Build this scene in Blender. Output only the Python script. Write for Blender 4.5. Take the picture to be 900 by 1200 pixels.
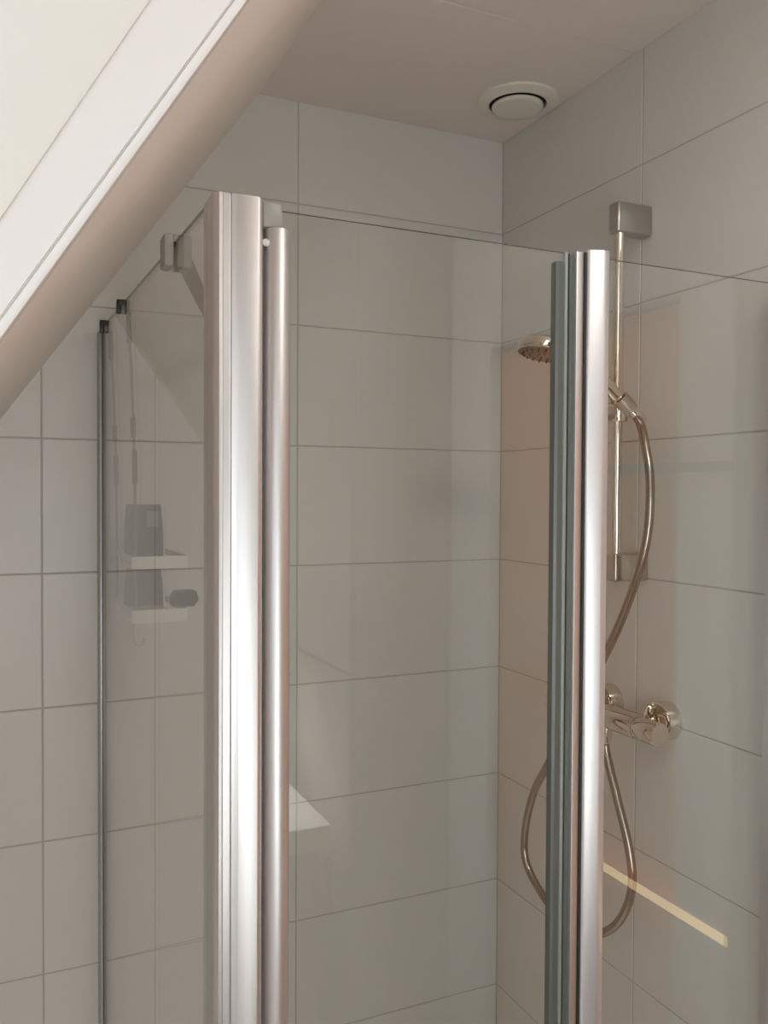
import bpy, bmesh, math
from mathutils import Vector, Matrix

for o in list(bpy.data.objects):
    bpy.data.objects.remove(o)
scene = bpy.context.scene
COL = scene.collection

# ------------------------------------------------------------------ camera
# corner of the shower = origin, +X along the back wall to the right, +Y into the back wall, Z up
cam_d = bpy.data.cameras.new('camera')
cam = bpy.data.objects.new('camera', cam_d)
COL.objects.link(cam)
cam_d.sensor_fit = 'VERTICAL'
cam_d.sensor_height = 36.0
cam_d.lens = 1007.12 / 1200.0 * 36.0
cam_d.clip_start = 0.01
_yaw, _pit, _rol = 0.427811, -0.0217019, 0.0051190
_f = Vector((math.sin(_yaw) * math.cos(_pit), math.cos(_yaw) * math.cos(_pit), math.sin(_pit)))
_r = Vector((math.cos(_yaw), -math.sin(_yaw), 0))
_u = _r.cross(_f)
_r2 = _r * math.cos(_rol) + _u * math.sin(_rol)
_u2 = -_r * math.sin(_rol) + _u * math.cos(_rol)
_m = Matrix((_r2, _u2, -_f)).transposed().to_4x4()
_m.translation = Vector((-1.0743, -1.7048, 1.6517))
cam.matrix_world = _m
scene.camera = cam

# roof geometry: slope meets the flat ceiling at X0, falls to the left
ZC = 2.458
RT = math.atan(1.408)
ES = Vector((math.cos(RT), 0, math.sin(RT)))        # up the slope
NO = Vector((-math.sin(RT), 0, math.cos(RT)))       # out of the room
RP = Vector((-0.58, 0, ZC))
def roof(s, q, y):
    p = RP + ES * s + NO * q
    return Vector((p.x, y, p.z))

# ------------------------------------------------------------------ world, light, exposure
world = bpy.data.worlds.new('sky')
scene.world = world
world.use_nodes = True
wb = world.node_tree.nodes['Background']
wb.inputs[0].default_value = (0.80, 0.90, 1.0, 1)
wb.inputs[1].default_value = 1.0

WY0, WY1 = -2.25, -1.13          # roof window opening along Y
WS0, WS1 = -1.42, -0.20          # and along the slope
ld = bpy.data.lights.new('daylight', 'AREA')
ld.shape = 'RECTANGLE'
ld.size = 1.0
ld.size_y = 1.0
ld.energy = 1.9
ld.color = (0.98, 0.99, 1.0)
lo_ = bpy.data.objects.new('daylight', ld)
COL.objects.link(lo_)
_lm = Matrix((ES, Vector((0, 1, 0)), NO)).transposed().to_4x4()
_lm.translation = roof((WS0 + WS1) / 2, 0.36, (WY0 + WY1) / 2)
lo_.matrix_world = _lm

ld2 = bpy.data.lights.new('ceiling_fill_light', 'AREA')  # added fill light for the room, set in an unseen ceiling lamp
ld2.shape = 'DISK'
ld2.size = 0.32
ld2.energy = 3.2
ld2.color = (1.0, 0.94, 0.87)
lo2 = bpy.data.objects.new('ceiling_fill_light', ld2)
COL.objects.link(lo2)
lo2.location = (-0.36, -1.50, ZC - 0.040)

# fill light outside an added, unseen window in the rear wall
ld3 = bpy.data.lights.new('rear_fill_light', 'AREA')
ld3.shape = 'RECTANGLE'
ld3.size = 0.80
ld3.size_y = 1.10
ld3.energy = 11.0
ld3.color = (0.93, 0.98, 1.0)
lo3 = bpy.data.objects.new('rear_fill_light', ld3)
COL.objects.link(lo3)
lo3.location = (-1.02, -2.66, 1.36)
lo3.rotation_euler = (math.radians(90), 0, 0)

vs = scene.view_settings
vs.view_transform = 'Standard'
vs.look = 'None'
vs.gamma = 1.0
vs.use_curve_mapping = False
vs.exposure = 0.40
try:
    scene.cycles.transparent_max_bounces = 24
    scene.cycles.max_bounces = 12
    scene.cycles.diffuse_bounces = 6
    scene.cycles.glossy_bounces = 6
    scene.cycles.sample_clamp_indirect = 4.0
    scene.cycles.use_denoising = True
except Exception:
    pass

# ------------------------------------------------------------------ materials
def srgb(r, g, b):
    def c(v):
        v /= 255.0
        return v / 12.92 if v <= 0.04045 else ((v + 0.055) / 1.055) ** 2.4
    return (c(r), c(g), c(b), 1)

MATS = {}
def pmat(name, col, rough=0.5, metal=0.0, spec=0.5, noise=0.0, nscale=6.0, bump=0.0, bscale=80.0, stretch=(1, 1, 1), coat=0.0):
    m = bpy.data.materials.new(name)
    m.use_nodes = True
    nt = m.node_tree
    b = nt.nodes['Principled BSDF']
    b.inputs['Base Color'].default_value = col
    b.inputs['Roughness'].default_value = rough
    b.inputs['Metallic'].default_value = metal
    b.inputs['Specular IOR Level'].default_value = spec
    b.inputs['Coat Weight'].default_value = coat
    if noise > 0 or bump > 0:
        tc = nt.nodes.new('ShaderNodeTexCoord')
        mp = nt.nodes.new('ShaderNodeMapping')
        mp.inputs['Scale'].default_value = stretch
        nt.links.new(tc.outputs['Object'], mp.inputs[0])
    if noise > 0:
        n = nt.nodes.new('ShaderNodeTexNoise')
        n.inputs['Scale'].default_value = nscale
        n.inputs['Detail'].default_value = 4
        nt.links.new(mp.outputs[0], n.inputs['Vector'])
        mx = nt.nodes.new('ShaderNodeMix')
        mx.data_type = 'RGBA'
        mx.inputs[6].default_value = tuple(max(0, c * (1 - noise)) for c in col[:3]) + (1,)
        mx.inputs[7].default_value = tuple(min(1, c * (1 + noise)) for c in col[:3]) + (1,)
        nt.links.new(n.outputs['Fac'], mx.inputs[0])
        nt.links.new(mx.outputs[2], b.inputs['Base Color'])
    if bump > 0:
        n2 = nt.nodes.new('ShaderNodeTexNoise')
        n2.inputs['Scale'].default_value = bscale
        n2.inputs['Detail'].default_value = 3
        nt.links.new(mp.outputs[0], n2.inputs['Vector'])
        bp = nt.nodes.new('ShaderNodeBump')
        bp.inputs['Strength'].default_value = bump
        bp.inputs['Distance'].default_value = 0.002
        nt.links.new(n2.outputs['Fac'], bp.inputs['Height'])
        nt.links.new(bp.outputs[0], b.inputs['Normal'])
    MATS[name] = m
    return m

def glass_mat(name, tint):
    m = bpy.data.materials.new(name)
    m.use_nodes = True
    nt = m.node_tree
    nt.nodes.clear()
    out = nt.nodes.new('ShaderNodeOutputMaterial')
    mix = nt.nodes.new('ShaderNodeMixShader')
    tr = nt.nodes.new('ShaderNodeBsdfTransparent')
    tr.inputs[0].default_value = tint
    gl = nt.nodes.new('ShaderNodeBsdfGlossy')
    gl.inputs['Roughness'].default_value = 0.0
    gl.inputs[0].default_value = (1, 1, 1, 1)
    ge = nt.nodes.new('ShaderNodeNewGeometry')
    dt = nt.nodes.new('ShaderNodeVectorMath'); dt.operation = 'DOT_PRODUCT'
    nt.links.new(ge.outputs['Normal'], dt.inputs[0])
    nt.links.new(ge.outputs['Incoming'], dt.inputs[1])
    ab = nt.nodes.new('ShaderNodeMath'); ab.operation = 'ABSOLUTE'
    nt.links.new(dt.outputs['Value'], ab.inputs[0])
    sb = nt.nodes.new('ShaderNodeMath'); sb.operation = 'SUBTRACT'
    sb.inputs[0].default_value = 1.0
    nt.links.new(ab.outputs[0], sb.inputs[1])
    pw = nt.nodes.new('ShaderNodeMath'); pw.operation = 'POWER'
    nt.links.new(sb.outputs[0], pw.inputs[0])
    pw.inputs[1].default_value = 5.0
    ma = nt.nodes.new('ShaderNodeMath'); ma.operation = 'MULTIPLY_ADD'
    ma.inputs[1].default_value = 0.957
    ma.inputs[2].default_value = 0.043
    nt.links.new(pw.outputs[0], ma.inputs[0])
    nt.links.new(ma.outputs[0], mix.inputs[0])
    nt.links.new(tr.outputs[0], mix.inputs[1])
    nt.links.new(gl.outputs[0], mix.inputs[2])
    nt.links.new(mix.outputs[0], out.inputs[0])
    MATS[name] = m
    return m

pmat('tile', srgb(206, 203, 197), 0.36, spec=0.35, noise=0.02, nscale=3.0)
pmat('grout', srgb(176, 172, 164), 0.9)
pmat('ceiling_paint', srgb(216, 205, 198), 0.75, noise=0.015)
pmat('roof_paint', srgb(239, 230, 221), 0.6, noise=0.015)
pmat('white_paint', srgb(207, 200, 195), 0.45)
pmat('cream_paint', srgb(208, 203, 195), 0.4)
pmat('floor_tile', srgb(200, 199, 196), 0.5, noise=0.08)
pmat('tray', srgb(240, 240, 238), 0.2)
pmat('aluminium', srgb(206, 203, 202), 0.44, metal=0.9, noise=0.015, nscale=20, stretch=(1, 1, 0.05))
pmat('aluminium_dark', srgb(176, 175, 170), 0.45, metal=0.5)
pmat('satin_white', srgb(214, 213, 214), 0.40, metal=0.75)
pmat('chrome', srgb(225, 218, 208), 0.06, metal=1.0)
pmat('hose_metal', srgb(158, 152, 144), 0.22, metal=1.0)
pmat('satin_chrome', srgb(192, 189, 184), 0.28, metal=1.0)
pmat('grey_plastic', srgb(150, 147, 141), 0.4)
pmat('grey_dark', srgb(92, 90, 84), 0.5)
pmat('black_plastic', srgb(22, 22, 20), 0.35)
pmat('seal', srgb(84, 90, 86), 0.35)
pmat('seal_light', srgb(130, 138, 134), 0.3)
pmat('magnet', srgb(40, 40, 38), 0.5)
pmat('glass_edge', srgb(66, 78, 72), 0.2)
pmat('dark_bottle', srgb(16, 17, 20), 0.5, spec=0.2)
pmat('label_grey', srgb(112, 112, 112), 0.5)
pmat('olive', srgb(150, 152, 88), 0.8, noise=0.08, nscale=60, bump=0.5, bscale=300)
pmat('charcoal', srgb(38, 38, 36), 0.7, bump=0.4, bscale=200)
pmat('shelf_white', srgb(225, 222, 216), 0.35)
pmat('valve', srgb(214, 208, 196), 0.35)
pmat('valve_dark', srgb(40, 38, 34), 0.7)
pmat('nozzle', srgb(120, 118, 112), 0.5)
pmat('dark_cabinet', srgb(128, 124, 118), 0.7, spec=0.2)
pmat('ceramic', srgb(244, 243, 240), 0.12)
pmat('light_wood', srgb(250, 230, 195), 0.8)
pmat('grey_strip', srgb(90, 90, 88), 0.8)
em = pmat('glow_strip', srgb(255, 225, 175), 0.6)  # emissive, for the added strip that the front glass mirrors
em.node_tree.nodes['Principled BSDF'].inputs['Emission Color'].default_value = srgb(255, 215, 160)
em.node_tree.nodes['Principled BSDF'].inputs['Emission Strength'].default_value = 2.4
glass_mat('glass', (0.985, 0.993, 0.987, 1))
glass_mat('window_glass', (0.98, 0.985, 0.98, 1))

def wood_mat():
    m = pmat('wood', srgb(196, 128, 74), 0.8, spec=0.08)
    nt = m.node_tree
    b = nt.nodes['Principled BSDF']
    tc = nt.nodes.new('ShaderNodeTexCoord')
    mp = nt.nodes.new('ShaderNodeMapping')
    mp.inputs['Scale'].default_value = (8, 8, 0.6)
    n = nt.nodes.new('ShaderNodeTexNoise')
    n.inputs['Scale'].default_value = 6
    n.inputs['Detail'].default_value = 6
    n.inputs['Distortion'].default_value = 0.8
    cr = nt.nodes.new('ShaderNodeValToRGB')
    cr.color_ramp.elements[0].color = srgb(192, 108, 48)
    cr.color_ramp.elements[1].color = srgb(234, 156, 84)
    nt.links.new(tc.outputs['Object'], mp.inputs[0])
    nt.links.new(mp.outputs[0], n.inputs['Vector'])
    nt.links.new(n.outputs['Fac'], cr.inputs[0])
    nt.links.new(cr.outputs[0], b.inputs['Base Color'])
wood_mat()

# ------------------------------------------------------------------ mesh helpers
def finish(name, bm, mat, parent=None, smooth=False, loc=None):
    me = bpy.data.meshes.new(name)
    bmesh.ops.recalc_face_normals(bm, faces=bm.faces[:])
    bm.to_mesh(me)
    bm.free()
    for mm in (mat if isinstance(mat, (list, tuple)) else [mat]):
        me.materials.append(MATS[mm])
    if smooth:
        me.shade_smooth()
        try:
            me.set_sharp_from_angle(angle=math.radians(38))
        except Exception:
            pass
    o = bpy.data.objects.new(name, me)
    COL.objects.link(o)
    if loc is not None:
        o.location = loc
    if parent is not None:
        o.parent = parent
        o.matrix_parent_inverse = parent.matrix_world.inverted() if parent.type != 'EMPTY' else Matrix.Translation(parent.location).inverted()
    return o

def tag(o, label=None, cat=None, group=None, kind=None):
    if label: o['label'] = label
    if cat: o['category'] = cat
    if group: o['group'] = group
    if kind: o['kind'] = kind
    return o

def thing(name, label, cat, loc, group=None, kind=None):
    o = bpy.data.objects.new(name, None)
    COL.objects.link(o)
    o.location = loc
    o.empty_display_size = 0.05
    return tag(o, label, cat, group, kind)

def box(bm, lo, hi, bevel=0.0, seg=2):
    lo, hi = Vector(lo), Vector(hi)
    r = bmesh.ops.create_cube(bm, size=1.0)
    vs_ = r['verts']
    for v in vs_:
        v.co = Vector(((v.co.x + .5) * (hi.x - lo.x) + lo.x, (v.co.y + .5) * (hi.y - lo.y) + lo.y, (v.co.z + .5) * (hi.z - lo.z) + lo.z))
    if bevel > 0:
        es = list({e for v in vs_ for e in v.link_edges})
        bmesh.ops.bevel(bm, geom=es, offset=bevel, segments=seg, affect='EDGES', profile=0.5)

def box_obj(name, lo, hi, mat, parent=None, bevel=0.0, seg=2):
    bm = bmesh.new()
    box(bm, lo, hi, bevel, seg)
    return finish(name, bm, mat, parent, smooth=bevel > 0)

def prism(bm, poly, axis, a, b, bevel=0.0):
    """poly: 2D outline; extruded along axis ('x','y','z') from a to b"""
    def P(u, v, w):
        return {'z': (u, v, w), 'y': (u, w, v), 'x': (w, u, v)}[axis]
    n = len(poly)
    va = [bm.verts.new(P(u, v, a)) for u, v in poly]
    vb = [bm.verts.new(P(u, v, b)) for u, v in poly]
    bm.faces.new(va)
    bm.faces.new(vb[::-1])
    sides = []
    for i in range(n):
        j = (i + 1) % n
        sides.append(bm.faces.new((va[i], vb[i], vb[j], va[j])))
    if bevel > 0:
        es = [e for e in bm.edges if all(v in va for v in e.verts) or all(v in vb for v in e.verts)]
        bmesh.ops.bevel(bm, geom=es, offset=bevel, segments=2, affect='EDGES', profile=0.5)

def smooth_path(pts, sub=8):
    """Catmull-Rom"""
    P = [Vector(p) for p in pts]
    P = [P[0] * 2 - P[1]] + P + [P[-1] * 2 - P[-2]]
    out = []
    for i in range(1, len(P) - 2):
        for k in range(sub):
            t = k / sub
            a, b, c, d = P[i - 1], P[i], P[i + 1], P[i + 2]
            out.append(0.5 * ((2 * b) + (c - a) * t + (2 * a - 5 * b + 4 * c - d) * t * t + (3 * b - a - 3 * c + d) * t ** 3))
    out.append(P[-2].copy())
    return out

def tube(bm, pts, rad, n=12, caps=True):
    pts = [Vector(p) for p in pts]
    R = rad if isinstance(rad, (list, tuple)) else [rad] * len(pts)
    t0 = (pts[1] - pts[0]).normalized()
    up = Vector((0, 0, 1)) if abs(t0.z) < 0.9 else Vector((1, 0, 0))
    nx = t0.cross(up).normalized()
    rings = []
    for i, p in enumerate(pts):
        if i == 0: t = pts[1] - pts[0]
        elif i == len(pts) - 1: t = pts[-1] - pts[-2]
        else: t = (pts[i + 1] - pts[i]).normalized() + (pts[i] - pts[i - 1]).normalized()
        t.normalize()
        nx = (nx - t * nx.dot(t)).normalized()
        ny = t.cross(nx)
        rings.append([bm.verts.new(p + (nx * math.cos(a) + ny * math.sin(a)) * R[i]) for a in [2 * math.pi * k / n for k in range(n)]])
    for a, b in zip(rings[:-1], rings[1:]):
        for k in range(n):
            bm.faces.new((a[k], a[(k + 1) % n], b[(k + 1) % n], b[k]))
    if caps:
        bm.faces.new(rings[0][::-1])
        bm.faces.new(rings[-1])

def lathe(bm, prof, origin, axis, n=32):
    """prof: list of (radius, height along axis)"""
    origin = Vector(origin)
    ax = Vector(axis).normalized()
    up = Vector((0, 0, 1)) if abs(ax.z) < 0.9 else Vector((1, 0, 0))
    nx = ax.cross(up).normalized()
    ny = ax.cross(nx)
    rings = []
    for r, h in prof:
        c = origin + ax * h
        if r < 1e-6:
            rings.append([bm.verts.new(c)])
        else:
            rings.append([bm.verts.new(c + (nx * math.cos(a) + ny * math.sin(a)) * r) for a in [2 * math.pi * k / n for k in range(n)]])
    for a, b in zip(rings[:-1], rings[1:]):
        for k in range(n):
            k2 = (k + 1) % n
            if len(a) == 1 and len(b) == 1: continue
            if len(a) == 1: bm.faces.new((a[0], b[k], b[k2]))
            elif len(b) == 1: bm.faces.new((a[k], a[k2], b[0]))
            else: bm.faces.new((a[k], a[k2], b[k2], b[k]))

def lathe_obj(name, prof, origin, axis, mat, parent=None, n=32):
    bm = bmesh.new()
    lathe(bm, prof, origin, axis, n)
    return finish(name, bm, mat, parent, smooth=True)

def tube_obj(name, pts, rad, mat, parent=None, n=12):
    bm = bmesh.new()
    tube(bm, pts, rad, n)
    return finish(name, bm, mat, parent, smooth=True)

# ------------------------------------------------------------------ convex tile outlines
def clip(poly, nx, ny, d):
    """keep nx*u + ny*v <= d"""
    out = []
    n = len(poly)
    for i in range(n):
        a, b = poly[i], poly[(i + 1) % n]
        da = nx * a[0] + ny * a[1] - d
        db = nx * b[0] + ny * b[1] - d
        if da <= 0: out.append(a)
        if (da < 0 < db) or (db < 0 < da):
            t = da / (da - db)
            out.append((a[0] + (b[0] - a[0]) * t, a[1] + (b[1] - a[1]) * t))
    return out

def inset(poly, d):
    n = len(poly)
    res = poly
    for i in range(n):
        a, b = poly[i], poly[(i + 1) % n]
        ex, ey = b[0] - a[0], b[1] - a[1]
        L = math.hypot(ex, ey)
        if L < 1e-6: continue
        nx, ny = ey / L, -ex / L               # outward for a counter-clockwise outline
        res = clip(res, nx, ny, nx * a[0] + ny * a[1] - d)
        if len(res) < 3: return []
    return res

def tile_mesh(poly, P, mat, dep=0.003, bev=0.0009):
    """P(u,v,w): w = depth behind the tile's face"""
    top = inset(poly, bev)
    if len(top) != len(poly): return None
    bm = bmesh.new()
    a = [bm.verts.new(P(u, v, 0)) for u, v in top]
    b = [bm.verts.new(P(u, v, bev)) for u, v in poly]
    c = [bm.verts.new(P(u, v, dep)) for u, v in poly]
    bm.faces.new(a)
    n = len(poly)
    for i in range(n):
        j = (i + 1) % n
        bm.faces.new((a[i], b[i], b[j], a[j]))
        bm.faces.new((b[i], c[i], c[j], b[j]))
    return bm

TH = 0.25          # tile pitch, vertical
G = 0.0028         # joint width
_cache = {}
def lay_tile(parent, poly, P, key_axis):
    u0 = min(p[0] for p in poly); v0 = min(p[1] for p in poly)
    loc = [(p[0] - u0, p[1] - v0) for p in poly]
    key = (key_axis, tuple((round(a, 4), round(b, 4)) for a, b in loc))
    at = P(u0, v0, 0)
    if key not in _cache:
        bm = tile_mesh(loc, lambda u, v, w: Vector(P(u, v, w)) - Vector(P(0, 0, 0)), 'tile')
        if bm is None: return None
        o = finish('tile', bm, 'tile', parent, loc=at)
        _cache[key] = o.data
    else:
        o = bpy.data.objects.new('tile', _cache[key])
        COL.objects.link(o)
        o.location = at
        o.parent = parent
    return o

# ------------------------------------------------------------------ structure: walls
XL, YR = -1.62, -2.55        # left knee wall, rear wall
zk = ZC + (XL + 0.58) * 1.408  # height where the slope reaches the knee wall

# back wall (tiled, runs under the slope)
prof = [(XL, 0), (0.1, 0), (0.1, ZC), (-0.58, ZC), (XL, zk)]
bm = bmesh.new()
prism(bm, prof, 'y', 0.0010, 0.10)
wall_back = tag(finish('wall_back', bm, 'grout'), 'pale grey tiled back wall of the shower running under the sloping ceiling', 'wall', kind='structure')
PITCH = 0.4955
for row in range(10):
    z0, z1 = row * TH + G / 2, (row + 1) * TH - G / 2
    for c in range(4):
        x1 = -c * PITCH - (G / 2 if c else 0.0006)
        x0 = -(c + 1) * PITCH + G / 2
        poly = [(max(x0, XL), z0), (x1, z0), (x1, z1), (max(x0, XL), z1)]
        poly = clip(poly, 0, 1, ZC + 0.003)
        # under the slope: z - ZC <= 1.408 (x + .58)
        poly = clip(poly, -1.408, 1, ZC + 1.408 * 0.58 + 0.006)
        if len(poly) < 3: continue
        area = abs(sum(poly[i][0] * poly[(i + 1) % len(poly)][1] - poly[(i + 1) % len(poly)][0] * poly[i][1] for i in range(len(poly)))) / 2
        if area < 2e-4: continue
        lay_tile(wall_back, poly, lambda u, v, w: (u, w, v), 'b')

# right wall, with a door opening further along
DY0, DY1, DZ = -1.81, -0.90, 2.045     # rough opening in the wall
bm = bmesh.new()
box(bm, (0.0010, DY1, 0), (0.10, 0.1, ZC))
box(bm, (0.0010, DY0, DZ), (0.10, DY1, ZC))
box(bm, (0.0010, YR, 0), (0.10, DY0, ZC))
wall_right = tag(finish('wall_right', bm, 'grout'), 'pale grey tiled shower wall that carries the rail and mixer', 'wall', kind='structure')
VJ = 0.468
for row in range(10):
    z0, z1 = row * TH + G / 2, min((row + 1) * TH - G / 2, ZC + 0.003)
    for c in range(6):
        y1 = -(VJ + (c - 1) * PITCH) - G / 2 if c else -0.0006
        y0 = -(VJ + c * PITCH) + G / 2
        y0 = max(y0, YR)
        if y1 - y0 < 0.02: continue
        # pieces outside the door opening
        pieces = []
        if z0 >= DZ or y0 >= DY1 or y1 <= DY0:
            pieces.append((y0, y1, z0, z1))
        else:
            if y1 > DY1: pieces.append((DY1, y1, z0, z1))
            if y0 < DY0: pieces.append((y0, DY0, z0, z1))
            if z1 > DZ: pieces.append((max(y0, DY0), min(y1, DY1), DZ, z1))
        for a, b, za, zb in pieces:
            if b - a < 0.01 or zb - za < 0.01: continue
            # outline must be counter-clockwise in (u,v) = (y,z)
            lay_tile(wall_right, [(a, za), (b, za), (b, zb), (a, zb)], lambda u, v, w: (w, u, v), 'r')

# ceiling of wide boards
bm = bmesh.new()
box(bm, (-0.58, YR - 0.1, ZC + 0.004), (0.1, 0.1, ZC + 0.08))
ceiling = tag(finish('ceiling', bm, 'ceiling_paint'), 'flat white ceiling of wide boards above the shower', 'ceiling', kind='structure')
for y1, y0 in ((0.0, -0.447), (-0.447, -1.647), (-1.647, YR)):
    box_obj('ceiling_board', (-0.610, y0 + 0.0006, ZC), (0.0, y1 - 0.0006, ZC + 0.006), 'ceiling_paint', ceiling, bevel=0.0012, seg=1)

# sloping ceiling with the roof window's opening
def roof_slab(bm, s0, s1, y0, y1, q0=0.0, q1=0.09):
    c = [roof(s, q, y) for s in (s0, s1) for q in (q0, q1) for y in (y0, y1)]
    v = [bm.verts.new(p) for p in c]
    for f in ((0, 1, 3, 2), (4, 6, 7, 5), (0, 4, 5, 1), (2, 3, 7, 6), (0, 2, 6, 4), (1, 5, 7, 3)):
        bm.faces.new([v[i] for i in f])
SB = (XL + 0.58) / math.cos(RT)          # slope coordinate at the knee wall
bm = bmesh.new()
roof_slab(bm, SB, 0.0, WY1 + 0.016, 0.0)
roof_slab(bm, SB, 0.0, YR - 0.1, WY0)
roof_slab(bm, SB, WS0, WY0, WY1 + 0.016)
roof_slab(bm, WS1, 0.0, WY0, WY1 + 0.016)
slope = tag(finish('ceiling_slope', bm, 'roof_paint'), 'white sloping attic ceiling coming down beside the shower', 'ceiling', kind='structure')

box_ = box_obj('wall_left', (XL - 0.08, YR, 0), (XL, 0.0, zk), 'roof_paint')
tag(box_, 'low white knee wall under the slope', 'wall', kind='structure')
bm = bmesh.new()
RX0, RX1, RZ0, RZ1 = -1.44, -0.60, 0.80, 1.92          # opening for the added rear window (under the slope)
prism(bm, [(XL, 0), (0.1, 0), (0.1, RZ0), (XL, RZ0)], 'y', YR - 0.08, YR)
prism(bm, [(RX1, RZ0), (0.1, RZ0), (0.1, ZC), (-0.58, ZC), (RX1, ZC + (RX1 + 0.58) * 1.408)], 'y', YR - 0.08, YR)
prism(bm, [(-0.58 + (RZ1 - ZC) / 1.408, RZ1), (RX1, RZ1), (RX1, ZC + (RX1 + 0.58) * 1.408)], 'y', YR - 0.08, YR)
tag(finish('wall_rear', bm, 'roof_paint'), 'white rear wall of the bathroom', 'wall', kind='structure')
floor = tag(box_obj('floor', (XL, YR, -0.06), (0.0, 0.0, 0.0), 'floor_tile'), 'grey bathroom floor', 'floor', kind='structure')

# ------------------------------------------------------------------ roof window: lining, trim, frame, pane
win = thing('window_1', 'white lined roof window opening in the sloping ceiling', 'window', roof(-0.8, 0.0, WY1), kind='structure')
def sq_prism(name, poly_sq, y0, y1, mat, parent, bevel=0.0):
    bm = bmesh.new()
    n = len(poly_sq)
    a = [bm.verts.new(roof(s, q, y0)) for s, q in poly_sq]
    b = [bm.verts.new(roof(s, q, y1)) for s, q in poly_sq]
    bm.faces.new(a); bm.faces.new(b[::-1])
    for i in range(n):
        j = (i + 1) % n
        bm.faces.new((a[i], b[i], b[j], a[j]))
    if bevel > 0:
        bmesh.ops.bevel(bm, geom=bm.edges[:], offset=bevel, segments=2, affect='EDGES', profile=0.5)
    return finish(name, bm, mat, parent, smooth=bevel > 0)
# trim edge runs a touch steeper than the slope
def qB(s): return -0.001 + (s + 0.579) * (0.014 / 0.284)
def qC(s): return 0.043 + (s + 0.629) * (0.016 / 0.178)
sa, sb_ = -1.46, -0.16
sq_prism('lining_board', [(sa, qB(sa) + 0.0085), (sb_, qB(sb_) + 0.0085), (sb_, qC(sb_)), (sa, qC(sa))], WY1, WY1 + 0.016, 'white_paint', win)
sq_prism('trim_bead', [(sa, qB(sa) + 0.0005), (sb_, qB(sb_) + 0.0005), (sb_, qB(sb_) + 0.007), (sa, qB(sa) + 0.007)], WY1 - 0.0025, WY1 + 0.016, 'white_paint', win, bevel=0.0018)
sq_prism('groove', [(sa, qB(sa) + 0.006), (sb_, qB(sb_) + 0.006), (sb_, qB(sb_) + 0.0095), (sa, qB(sa) + 0.0095)], WY1 + 0.0025, WY1 + 0.016, 'roof_paint', win)
sq_prism('window_frame', [(sa, qC(sa) + 0.0), (sb_, qC(sb_) + 0.0), (sb_, 0.30), (sa, 0.30)], WY1 - 0.002, WY1 + 0.016, 'cream_paint', win, bevel=0.002)
# the other three sides of the lining
sq_prism('lining_board', [(sa, 0.0), (sb_, 0.0), (sb_, 0.30), (sa, 0.30)], WY0 - 0.016, WY0, 'white_paint', win)
sq_prism('lining_board', [(WS0 - 0.016, 0.0), (WS0, 0.0), (WS0, 0.30), (WS0 - 0.016, 0.30)], WY0, WY1, 'white_paint', win)
sq_prism('lining_board', [(WS1, 0.0), (WS1 + 0.016, 0.0), (WS1 + 0.016, 0.30), (WS1, 0.30)], WY0, WY1, 'white_paint', win)
fr = bmesh.new()
roof_slab(fr, WS0, WS0 + 0.05, WY0, WY1 - 0.006, 0.22, 0.28)
roof_slab(fr, WS1 - 0.05, WS1, WY0, WY1 - 0.006, 0.22, 0.28)
roof_slab(fr, WS0 + 0.05, WS1 - 0.05, WY0, WY0 + 0.05, 0.22, 0.28)
roof_slab(fr, WS0 + 0.05, WS1 - 0.05, WY1 - 0.056, WY1 - 0.006, 0.22, 0.28)
finish('sash', fr, 'cream_paint', win)
fr = bmesh.new()
roof_slab(fr, WS0 + 0.05, WS1 - 0.05, WY0 + 0.05, WY1 - 0.056, 0.245, 0.255)
finish('pane', fr, 'window_glass', win)

win2 = thing('added_rear_window', 'white framed window added in the unseen rear gable wall for fill light', 'window', (-1.02, YR, RZ0), kind='structure')  # added window, the opening for the rear fill light
box_obj('window_frame', (XL, YR - 0.07, RZ0), (RX1, YR - 0.02, RZ0 + 0.04), 'white_paint', win2, bevel=0.003)
box_obj('window_frame', (RX1 - 0.04, YR - 0.07, RZ0 + 0.04), (RX1, YR - 0.02, RZ1), 'white_paint', win2, bevel=0.003)
box_obj('pane', (XL, YR - 0.05, RZ0 + 0.04), (RX1 - 0.04, YR - 0.044, RZ1), 'window_glass', win2)

# ------------------------------------------------------------------ door in the right wall (seen mirrored in the glass)
door = thing('door_1', 'warm brown wooden door in a white frame beside the shower', 'door', (0, -1.3, 0), kind='structure')
box_obj('door_leaf', (0.010, -1.62, 0.01), (0.050, -1.03, 1.985), 'wood', door, bevel=0.003)
box_obj('grey_rail', (-0.016, -1.28, 1.690), (-0.0125, -0.902, 1.706), 'grey_strip', door)
box_obj('added_glow_strip', (-0.016, -1.28, 0.933), (-0.0125, -0.902, 0.948), 'glow_strip', door)['label'] = 'warm glowing strip added for the bright line mirrored in the glass'  # glowing strip added to give the bright line in the glass reflection
box_obj('door_frame', (-0.012, -1.02, 0), (0.06, DY1, DZ), 'white_paint', door, bevel=0.003)
box_obj('door_frame', (-0.012, DY0, 0), (0.06, -1.63, DZ), 'white_paint', door, bevel=0.003)
box_obj('door_frame', (-0.012, -1.63, 1.99), (0.06, -1.02, DZ), 'white_paint', door, bevel=0.003)

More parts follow.
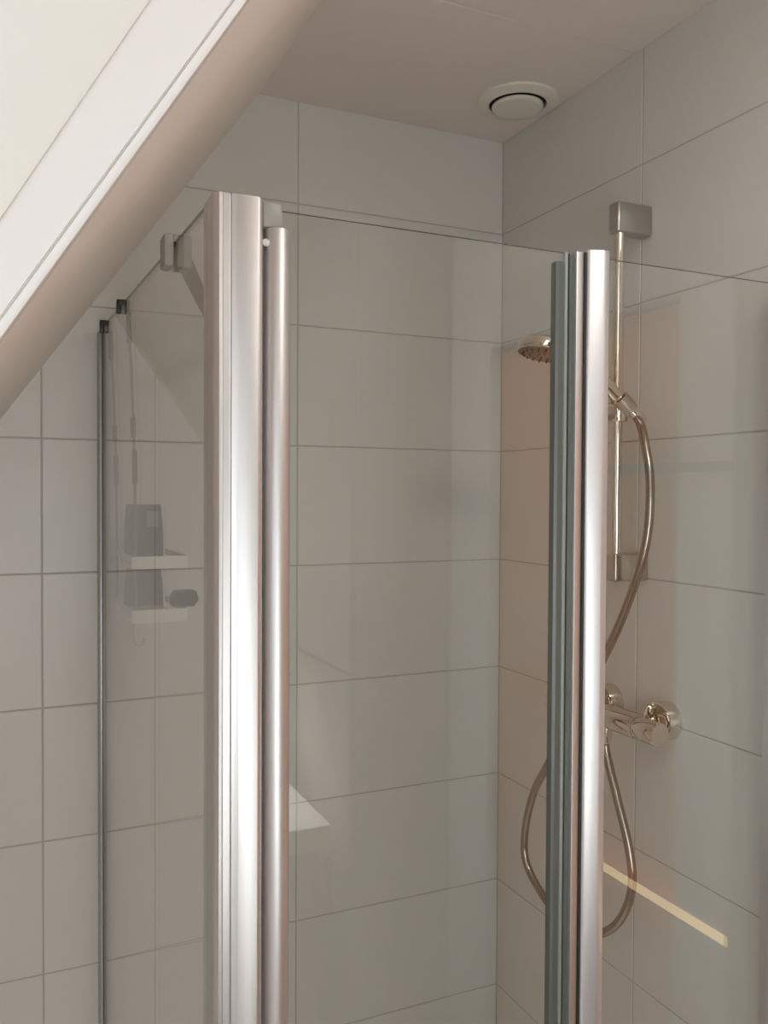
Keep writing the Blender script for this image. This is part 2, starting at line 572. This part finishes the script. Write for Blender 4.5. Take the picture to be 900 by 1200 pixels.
# ------------------------------------------------------------------ shower tray
tr_ = thing('shower_tray', 'low white shower tray under the glass enclosure', 'shower tray', (-0.44, -0.4, 0))
bm = bmesh.new()
box(bm, (-0.895, -0.83, 0.0), (-0.001, -0.001, 0.03))
box(bm, (-0.895, -0.83, 0.03), (-0.001, -0.77, 0.05), 0.004)
box(bm, (-0.895, -0.06, 0.03), (-0.001, -0.001, 0.05), 0.004)
box(bm, (-0.895, -0.77, 0.03), (-0.845, -0.06, 0.05), 0.004)
box(bm, (-0.05, -0.77, 0.03), (-0.001, -0.06, 0.05), 0.004)
finish('tray_body', bm, 'tray', tr_, smooth=True)
lathe_obj('drain_cover', [(0, 0.006), (0.05, 0.006), (0.055, 0.0)], (-0.44, -0.42, 0.03), (0, 0, 1), 'chrome', tr_)

# ------------------------------------------------------------------ glass enclosure
XP, YF, ZG = -0.882, -0.80, 1.958
def xp(y): return -0.886 - 0.0285 * y       # the side pane stands a touch out of square
GT = 0.0042
def pane(name, lo, hi, thin_axis, parent):
    bm = bmesh.new()
    box(bm, lo, hi)
    o = finish(name, bm, ['glass', 'glass_edge'], parent)
    for p in o.data.polygons:
        p.material_index = 0 if abs(p.normal[thin_axis]) > 0.5 else 1
    return o

side = thing('shower_side_panel', 'fixed clear glass side panel with wide silver corner post beside the slope', 'shower panel', (XP, -0.4, 0.05))
bm = bmesh.new()
prism(bm, [(xp(-0.012) - GT / 2, -0.012), (xp(-0.79) - GT / 2, -0.79), (xp(-0.79) + GT / 2, -0.79), (xp(-0.012) + GT / 2, -0.012)], 'z', 0.05, ZG)
gp = finish('glass_pane', bm, ['glass', 'glass_edge'], side)
for p in gp.data.polygons:
    p.material_index = 0 if abs(p.normal[0]) > 0.5 else 1
# profile on the back wall
bm = bmesh.new()
wp = xp(-0.02)
prism(bm, [(wp - 0.008, 0.0), (wp - 0.008, -0.026), (wp - 0.006, -0.029), (wp - GT / 2 - 0.0005, -0.029), (wp - GT / 2 - 0.0005, -0.012), (wp + GT / 2 + 0.0005, -0.012), (wp + GT / 2 + 0.0005, -0.026), (wp + 0.0065, -0.026), (wp + 0.0065, 0.0)], 'z', 0.05, 1.950, bevel=0.0008)
finish('wall_profile', bm, 'aluminium_dark', side, smooth=True)
# corner post: rounded outer corner, ribbed front
def arc(cx, cy, r, a0, a1, n=6):
    return [(cx + r * math.cos(math.radians(a0 + (a1 - a0) * k / n)), cy + r * math.sin(math.radians(a0 + (a1 - a0) * k / n))) for k in range(n + 1)]
fy = -0.822
post = [(-0.8655, -0.775)]
post += arc(-0.8555, fy + 0.0100, 0.0100, 182, 232, 5)
post += [(-0.8600, fy), (-0.8576, fy), (-0.8572, fy + 0.0012), (-0.8562, fy + 0.0012), (-0.8558, fy), (-0.8490, fy - 0.0004), (-0.8486, fy + 0.003), (-0.8472, fy + 0.003), (-0.8468, fy),
         (-0.8400, fy - 0.0010), (-0.8390, fy - 0.0016), (-0.8190, fy - 0.0016)]
post += arc(-0.8190, fy + 0.0044, 0.006, 270, 340, 4)
post += [(-0.8125, -0.805), (-0.8125, -0.785), (-0.820, -0.775)]
bm = bmesh.new()
prism(bm, post, 'z', 0.05, 1.962, bevel=0.0007)
finish('corner_post', bm, 'aluminium', side, smooth=True)
# glass clamp and brace rod to the back wall
cy = -0.62
xc = xp(cy)
bm = bmesh.new()
box(bm, (xc - 0.014, cy - 0.016, ZG - 0.030), (xc - GT / 2, cy + 0.016, ZG + 0.010), 0.003)
box(bm, (xc - GT / 2 - .001, cy - 0.016, ZG), (xc + GT / 2 + .001, cy + 0.016, ZG + 0.010), 0.002)
box(bm, (xc + GT / 2, cy - 0.016, ZG - 0.030), (xc + 0.020, cy + 0.016, ZG + 0.010), 0.003)
finish('glass_clamp', bm, 'grey_plastic', side, smooth=True)
b0 = Vector((xc + 0.012, cy + 0.01, ZG - 0.010)); b1 = Vector((-0.655, -0.010, ZG - 0.010))
tube_obj('brace_rod', [b0, b1], 0.0105, 'grey_dark', side, n=16)
lathe_obj('brace_flange', [(0, 0), (0.016, 0), (0.016, 0.012), (0.012, 0.016), (0, 0.016)], (-0.655, -0.0002, ZG - 0.010), (0, -1, 0), 'satin_chrome', side)

# hinged door, left half of the front
dl = thing('shower_door', 'clear glass shower door hung on the round silver hinge tube', 'shower door', (-0.60, YF, 0.05))
pane('glass_pane', (-0.7875, YF - GT / 2, 0.06), (-0.411, YF + GT / 2, ZG), 1, dl)
bm = bmesh.new()
prism(bm, arc(-0.7935, -0.806, 0.0150, 0, 360, 31)[:-1], 'z', 0.06, 1.934, bevel=0.0008)
finish('hinge_tube', bm, 'aluminium', dl, smooth=True)
bm = bmesh.new()
box(bm, (-0.8115, -0.815, 1.9345), (-0.7895, -0.788, 1.962), 0.003)
finish('hinge_block', bm, 'grey_plastic', dl, smooth=True)
lathe_obj('hinge_pin', [(0, 0.004), (0.003, 0.004), (0.0042, 0.002), (0.0042, 0)], (-0.8075, -0.8130, 1.918), (-0.5, -0.8, 0), 'shelf_white', dl, n=16)
# closing edge: soft seal
bm = bmesh.new()
prism(bm, [(-0.4275, YF + 0.006), (-0.4275, YF - 0.004), (-0.4240, YF - 0.006), (-0.4165, YF - 0.006), (-0.4150, YF + 0.006)], 'z', 0.06, 1.945, bevel=0.0005)
finish('seal_strip', bm, 'seal', dl)
bm = bmesh.new()
prism(bm, arc(-0.4112, YF - 0.002, 0.0032, 0, 360, 12)[:-1], 'z', 0.06, ZG, bevel=0.0004)
finish('seal_bead', bm, 'seal_light', dl, smooth=True)

# right half of the front
dr = thing('shower_door', 'clear glass shower door edged by the slim white profile in front of the rail', 'shower door', (-0.20, YF, 0.05))
pane('glass_pane', (-0.372, YF - GT / 2, 0.06), (-0.030, YF + GT / 2, ZG), 1, dr)
bm = bmesh.new()
prism(bm, [(-0.3855, YF + 0.010), (-0.3855, YF - 0.010)] + arc(-0.3795, YF - 0.0100, 0.006, 190, 244, 4) + arc(-0.3640, YF - 0.0130, 0.0085, 250, 300, 4) + arc(-0.3600, YF - 0.0140, 0.0065, 305, 355, 5) + [(-0.3530, YF - 0.002), (-0.356, YF + 0.010)], 'z', 0.06, 1.9625, bevel=0.0015)
finish('edge_profile', bm, 'satin_white', dr, smooth=True)
box_obj('magnet_strip', (-0.3885, YF - 0.012, 0.06), (-0.3857, YF + 0.006, 1.959), 'magnet', dr)
box_obj('closing_profile', (-0.4000, YF - 0.010, 0.06), (-0.3887, YF + 0.006, 1.9595), 'aluminium', dr, bevel=0.0012)
box_obj('seal_lip', (-0.4065, YF - 0.004, 0.06), (-0.4002, YF + 0.006, 1.957), 'seal', dr)
bm = bmesh.new()
prism(bm, [(-0.0005, YF - 0.02), (-0.0005, YF + 0.02), (-0.030, YF + 0.02), (-0.034, YF + 0.008), (-0.034, YF - 0.012), (-0.030, YF - 0.02)], 'z', 0.05, 1.962, bevel=0.001)
finish('wall_profile', bm, 'aluminium', dr, smooth=True)

# ------------------------------------------------------------------ ceiling valve
vc = (-0.090, -0.196, ZC)
valve = thing('ceiling_valve', 'round off-white ventilation valve in the ceiling', 'vent', vc)
lathe_obj('rim', [(0.058, 0.0), (0.058, 0.008), (0.060, 0.0105), (0.064, 0.0105), (0.070, 0.008), (0.079, 0.006), (0.083, 0.0045), (0.0845, 0.0)], vc, (0, 0, -1), 'valve', valve, n=48)
lathe_obj('throat', [(0.0, 0.0005), (0.0585, 0.0005), (0.0585, 0.006)], vc, (0, 0, -1), 'valve_dark', valve, n=48)
lathe_obj('disc', [(0.0, 0.0175), (0.044, 0.0172), (0.050, 0.0160), (0.0525, 0.0135), (0.0525, 0.011), (0.03, 0.006), (0.012, 0.003), (0.012, 0.001)], vc, (0, 0, -1), 'valve', valve, n=48)

# ------------------------------------------------------------------ shower rail with slider
RX, RY = -0.064, -0.485
rail = thing('shower_rail', 'slim chrome shower rail between two square wall brackets', 'shower rail', (0, RY, 1.49))
tube_obj('rail_tube', [(RX, RY, 1.50), (RX, RY, 2.135)], 0.0098, 'chrome', rail, n=24)
bm = bmesh.new()
box(bm, (-0.078, RY - 0.0135, 2.112), (-0.0005, RY + 0.0135, 2.166), 0.005, 3)
finish('upper_bracket', bm, 'satin_chrome', rail, smooth=True)
bm = bmesh.new()
box(bm, (-0.076, RY - 0.0135, 1.497), (-0.0005, RY + 0.0135, 1.547), 0.004, 3)
finish('lower_bracket', bm, 'satin_chrome', rail, smooth=True)
bm = bmesh.new()
lathe(bm, [(0, -0.02), (0.0165, -0.02), (0.018, -0.018), (0.018, 0.018), (0.0165, 0.02), (0, 0.02)], (RX, RY, 1.800), (0, 0, 1), 28)
finish('slider', bm, 'chrome', rail, smooth=True)
lathe_obj('slider_knob', [(0, 0.050), (0.0145, 0.050), (0.016, 0.048), (0.016, 0.006), (0.012, 0.0), (0, 0)], (RX - 0.008, RY, 1.798), (-1, 0.1, 0), 'satin_chrome', rail, n=24)

# ------------------------------------------------------------------ hand shower
hs = thing('hand_shower', 'chrome hand shower resting in the rail holder with a round spray head', 'hand shower', (-0.05, -0.497, 1.80))
hc = Vector((-0.212, -0.482, 1.900))
hn = Vector((-0.18, 0.0, -0.98)).normalized()
lathe_obj('head', [(0, -0.013), (0.036, -0.012), (0.046, -0.010), (0.0498, -0.007), (0.0505, -0.003), (0.0505, 0.009), (0.049, 0.011)], hc, hn, 'chrome', hs, n=40)
sf = lathe_obj('spray_face', [(0.0488, 0.010), (0.046, 0.0125), (0, 0.0135)], hc, hn, 'nozzle', hs, n=40)
bm = bmesh.new()
hx = hn.cross(Vector((0, 1, 0))).normalized(); hy = hn.cross(hx)
for ring, cnt in ((0.040, 20), (0.028, 14), (0.015, 8)):
    for k in range(cnt):
        a = 2 * math.pi * k / cnt
        p = hc + hn * 0.012 + (hx * math.cos(a) + hy * math.sin(a)) * ring
        lathe(bm, [(0.0022, 0), (0.0014, 0.0035), (0, 0.0035)], p, hn, 6)
finish('nozzles', bm, 'charcoal', sf)['kind'] = 'stuff'
tube_obj('handle', smooth_path([(-0.200, -0.483, 1.905), (-0.160, -0.486, 1.890), (-0.113, -0.490, 1.860), (-0.070, -0.494, 1.822), (-0.040, -0.503, 1.794)], 6),
         [0.016 - 0.006 * k / 24 for k in range(25)], 'chrome', hs, n=20)
# holder cone around the handle belongs to the rail's slider
d_ = (Vector((-0.040, -0.503, 1.794)) - Vector((-0.113, -0.490, 1.862))).normalized()
lathe_obj('holder_cone', [(0.0122, 0), (0.0165, 0), (0.0150, 0.030), (0.0122, 0.030)], Vector((-0.070, -0.498, 1.820)), d_, 'satin_chrome', rail, n=24)

# hose
hp = [(-0.040, -0.503, 1.794), (-0.035, -0.512, 1.775), (-0.040, -0.530, 1.740), (-0.045, -0.550, 1.666), (-0.050, -0.545, 1.563), (-0.060, -0.503, 1.440), (-0.085, -0.455, 1.322), (-0.110, -0.405, 1.216),
      (-0.105, -0.345, 1.134), (-0.092, -0.278, 1.054), (-0.08, -0.231, 0.956), (-0.08, -0.241, 0.890), (-0.075, -0.315, 0.838), (-0.070, -0.382, 0.826), (-0.068, -0.450, 0.845), (-0.066, -0.506, 0.894),
      (-0.065, -0.537, 0.961), (-0.065, -0.532, 1.026), (-0.065, -0.494, 1.119), (-0.065, -0.466, 1.185), (-0.065, -0.463, 1.215)]
hose_t = thing('shower_hose', 'silver flexible hose looping from the mixer up to the hand shower', 'hose', (-0.065, -0.463, 1.20))
pp = smooth_path(hp, 24)
bm = bmesh.new()
tube(bm, pp, [0.0076 + (0.0004 if k % 2 else 0) for k in range(len(pp))], 12)
finish('hose_body', bm, 'hose_metal', hose_t, smooth=True)
lathe_obj('hose_nut', [(0.0105, 0), (0.0105, 0.028), (0.008, 0.034), (0, 0.034)], (-0.065, -0.463, 1.236), (0, -0.05, -1), 'chrome', hose_t, n=20)
lathe_obj('hose_nut', [(0.0105, -0.004), (0.0105, 0.02), (0.008, 0.026), (0, 0.026)], (-0.042, -0.502, 1.797), d_, 'chrome', hose_t, n=20)

# ------------------------------------------------------------------ thermostatic mixer
MX, MZ = -0.068, 1.252
mix = thing('shower_mixer', 'chrome thermostatic bar mixer on two thick round wall flanges', 'mixer', (0, -0.47, MZ))
for yy in (-0.402, -0.552):
    fl = lathe_obj('wall_flange', [(0, 0.0), (0.034, 0.0), (0.034, 0.025), (0.033, 0.027), (0.0315, 0.027), (0.030, 0.025), (0.026, 0.013), (0, 0.011)], (-0.0004, yy, MZ + 0.006), (-1, 0, 0), 'chrome', mix, n=40)
    lathe_obj('union_nut', [(0, 0), (0.014, 0), (0.014, 0.052), (0, 0.052)], (-0.014, yy, MZ + 0.004), (-1, 0, 0), 'chrome', mix, n=6)
lathe_obj('bar_body', [(0, 0.0), (0.0195, 0.0), (0.0205, 0.002), (0.0205, 0.202), (0.0195, 0.204), (0, 0.204)], (MX, -0.351, MZ), (0, -1, 0), 'chrome', mix, n=40)
lathe_obj('temperature_knob', [(0, 0.0), (0.0192, 0.0), (0.0192, 0.003), (0.0205, 0.005), (0.0205, 0.048), (0.0190, 0.0505), (0, 0.0505)], (MX, -0.556, MZ), (0, -1, 0), 'chrome', mix, n=40)
lathe_obj('flow_knob', [(0, 0.0), (0.0192, 0.0), (0.0192, 0.003), (0.0205, 0.005), (0.0205, 0.050), (0.0190, 0.0525), (0, 0.0525)], (MX, -0.351, MZ), (0, 1, 0), 'chrome', mix, n=40)
lathe_obj('outlet', [(0, 0), (0.012, 0), (0.012, 0.022), (0, 0.022)], (-0.065, -0.463, MZ - 0.014), (0, 0, -1), 'chrome', mix, n=20)

# ------------------------------------------------------------------ hanging caddy on the side panel
cad = thing('shower_caddy', 'two tier wire shower caddy hooked over the side glass panel', 'caddy', (-0.85, -0.16, 1.43))
YN, YFAR = -0.245, -0.055
for yy in (YN, YFAR):
    xq = xp(yy)
    bm = bmesh.new()
    box(bm, (xq - 0.010, yy - 0.006, ZG - 0.016), (xq - GT / 2 - 0.0005, yy + 0.006, ZG + 0.007), 0.002)
    box(bm, (xq - 0.004, yy - 0.006, ZG + 0.0005), (xq + 0.004, yy + 0.006, ZG + 0.007), 0.001)
    box(bm, (xq + GT / 2 + 0.0005, yy - 0.006, ZG - 0.016), (xq + 0.010, yy + 0.006, ZG + 0.007), 0.002)
    finish('hook', bm, 'black_plastic', cad, smooth=True)
    tube_obj('hanger_rod', [(xq + 0.007, yy, ZG - 0.01), (xq + 0.010, yy, ZG - 0.06), (xq + 0.013, yy, 1.86), (xq + 0.018, yy, 1.72), (xq + 0.020, yy, 1.60), (xq + 0.020, yy, 1.45)], 0.0024, 'grey_dark', cad, n=8)
    for z0, z1 in ((1.895, ZG - 0.012), (1.742, 1.775), (1.665, 1.720)):
        xx = xq + 0.0085 + 0.012 * (ZG - (z0 + z1) / 2) / 0.30
        tube_obj('sleeve', [(xx, yy, z0), (xx - 0.001, yy, z1)], 0.0042, 'charcoal', cad, n=8)
def shelf(zt, hgt, mat_floor):
    x0, x1 = XP + 0.016, XP + 0.108
    t = 0.003
    box_obj('shelf_rail', (x0, YN - t, zt - hgt), (x1, YN, zt), 'shelf_white', cad, 0.0008, 1)
    box_obj('shelf_rail', (x0, YFAR, zt - hgt), (x1, YFAR + t, zt), 'shelf_white', cad, 0.0008, 1)
    box_obj('side_rail', (x1 - t, YN, zt - hgt * .5), (x1, YFAR, zt), 'aluminium_dark', cad, 0.0008, 1)
    box_obj('side_rail', (x0, YN, zt - hgt * .5), (x0 + t, YFAR, zt), 'aluminium_dark', cad, 0.0008, 1)
    for k in range(9):
        xx = x0 + 0.008 + k * (x1 - x0 - 0.016) / 8
        tube_obj('shelf_wire', [(xx, YN, zt - hgt + 0.003), (xx, YFAR, zt - hgt + 0.003)], 0.0018, 'aluminium_dark', cad, n=6)
shelf(1.545, 0.021, None)
shelf(1.456, 0.022, None)
tube_obj('bottom_hook', smooth_path([(XP + 0.020, YN, 1.45), (XP + 0.018, YN - 0.002, 1.42), (XP + 0.020, YN - 0.006, 1.402), (XP + 0.030, YN - 0.012, 1.400), (XP + 0.036, YN - 0.014, 1.410)], 5), 0.0022, 'aluminium_dark', cad, n=8)

# things in the caddy
def bottle(name, lab, x, y, z, w, d, h):
    t = thing(name, lab, 'bottle', (x, y, z))
    bm = bmesh.new()
    rings = []
    for k, (f, sc) in enumerate(((0, .90), (0.02, 1.0), (0.25, 1.0), (0.62, .97), (0.95, .90), (1.0, .84))):
        ring = []
        for i in range(24):
            a = 2 * math.pi * i / 24
            c, s = math.cos(a), math.sin(a)
            e = 0.35
            ring.append(bm.verts.new((x + math.copysign(abs(c) ** e, c) * w / 2 * sc, y + math.copysign(abs(s) ** e, s) * d / 2 * sc, z + h * f)))
        rings.append(ring)
    for a, b in zip(rings[:-1], rings[1:]):
        for i in range(24):
            bm.faces.new((a[i], a[(i + 1) % 24], b[(i + 1) % 24], b[i]))
    bm.faces.new(rings[0][::-1]); bm.faces.new(rings[-1])
    finish('body', bm, 'dark_bottle', t, smooth=True)
    return t
b_ = bottle('shampoo_bottle', 'dark grey bottle with a small pale label standing on the upper caddy shelf', XP + 0.055, -0.120, 1.5295, 0.066, 0.045, 0.100)
box_obj('label', (XP + 0.055 + 0.002, -0.120 - 0.0230, 1.590), (XP + 0.055 + 0.022, -0.120 - 0.0212, 1.618), 'label_grey', b_)
bottle('soap_bottle', 'squat dark grey bottle standing on the lower caddy shelf', XP + 0.055, -0.120, 1.4395, 0.066, 0.045, 0.075)
bm = bmesh.new()
box(bm, (XP + 0.024, -0.225, 1.4390), (XP + 0.078, -0.150, 1.4520), 0.005, 3)
tag(finish('sponge', bm, 'olive', smooth=True), 'flat olive green sponge on the lower caddy shelf', 'sponge')
bm = bmesh.new()
prism(bm, [(XP + 0.088, 1.4565), (XP + 0.122, 1.4565), (XP + 0.130, 1.468), (XP + 0.126, 1.482), (XP + 0.094, 1.482), (XP + 0.086, 1.472)], 'y', -0.235, -0.195, bevel=0.002)
tag(finish('scrubber', bm, 'charcoal', smooth=True), 'small charcoal scrubber lying on the rim of the lower caddy shelf', 'scrubber')

# ------------------------------------------------------------------ room behind: washstand; added cabinet, basin lamp and ceiling lamp
cb = thing('added_tall_cabinet', 'tall grey cabinet added past the door to darken the mirrored room', 'cabinet', (-0.14, -2.2, 0))  # unseen cabinet added to darken what the left door glass mirrors
box_obj('carcass', (-0.26, YR + 0.004, 0.0), (-0.002, -1.832, 2.44), 'dark_cabinet', cb, bevel=0.003)
for z0, z1 in ((0.06, 1.20), (1.21, 2.42)):
    dd = box_obj('cabinet_door', (-0.278, YR + 0.01, z0), (-0.261, -1.842, z1), 'dark_cabinet', cb, bevel=0.002)
    box_obj('handle', (-0.298, -1.96, (z0 + z1) / 2 - 0.08), (-0.279, -1.945, (z0 + z1) / 2 + 0.08), 'dark_cabinet', dd, bevel=0.003)
ws = thing('washstand', 'white washbasin top on a grey cabinet by the rear wall', 'washbasin', (-0.56, -2.17, 0))
bm = bmesh.new()
box(bm, (-0.80, YR + 0.002, 0.80), (-0.34, -1.80, 0.86), 0.004)
finish('basin_top', bm, 'ceramic', ws, smooth=True)
box_obj('cabinet', (-0.78, YR + 0.002, 0.0), (-0.36, -1.83, 0.80), 'dark_cabinet', ws, bevel=0.003)
lathe_obj('bowl_rim', [(0.12, 0.0), (0.13, 0.010), (0.14, 0.010), (0.145, 0.0)], (-0.57, -2.2, 0.86), (0, 0, 1), 'ceramic', ws)
tube_obj('tap', smooth_path([(-0.57, -2.44, 0.86), (-0.57, -2.44, 0.98), (-0.57, -2.40, 1.02), (-0.57, -2.33, 1.0)], 6), 0.011, 'chrome', ws, n=16)

ml = thing('basin_fill_lamp', 'slim chrome lamp bar added to brighten the mirrored white washbasin', 'lamp', (-0.57, YR, 1.34))  # lamp added so the basin shows bright in the door glass
box_obj('fill_lamp_arm', (-0.58, YR + 0.001, 1.335), (-0.56, -2.30, 1.350), 'chrome', ml, bevel=0.002)
box_obj('fill_lamp_bar', (-0.76, -2.30, 1.325), (-0.38, -2.24, 1.350), 'chrome', ml, bevel=0.003)
ld4 = bpy.data.lights.new('basin_fill_light', 'AREA')  # added light aimed at the basin top
ld4.shape = 'RECTANGLE'; ld4.size = 0.36; ld4.size_y = 0.05; ld4.energy = 13.0; ld4.spread = math.radians(75); ld4.color = (1.0, 0.98, 0.96)
lo4 = bpy.data.objects.new('basin_fill_light', ld4); COL.objects.link(lo4)
lo4.location = (-0.57, -2.27, 1.322); lo4.rotation_euler = (math.radians(-22), 0, 0)
lo4.matrix_world = Matrix.Translation((-0.57, -2.27, 1.322)) @ Matrix.Rotation(math.radians(25), 4, 'X')

lamp = thing('ceiling_fill_lamp', 'round white flush ceiling lamp added behind the camera for fill light', 'lamp', (-0.36, -1.50, ZC))  # unseen lamp body added around the ceiling fill light
lathe_obj('fill_lamp_base', [(0, 0), (0.18, 0), (0.18, 0.03), (0.175, 0.034), (0.17, 0.034), (0.168, 0.028), (0, 0.028)], (-0.36, -1.50, ZC), (0, 0, -1), 'white_paint', lamp, n=40)
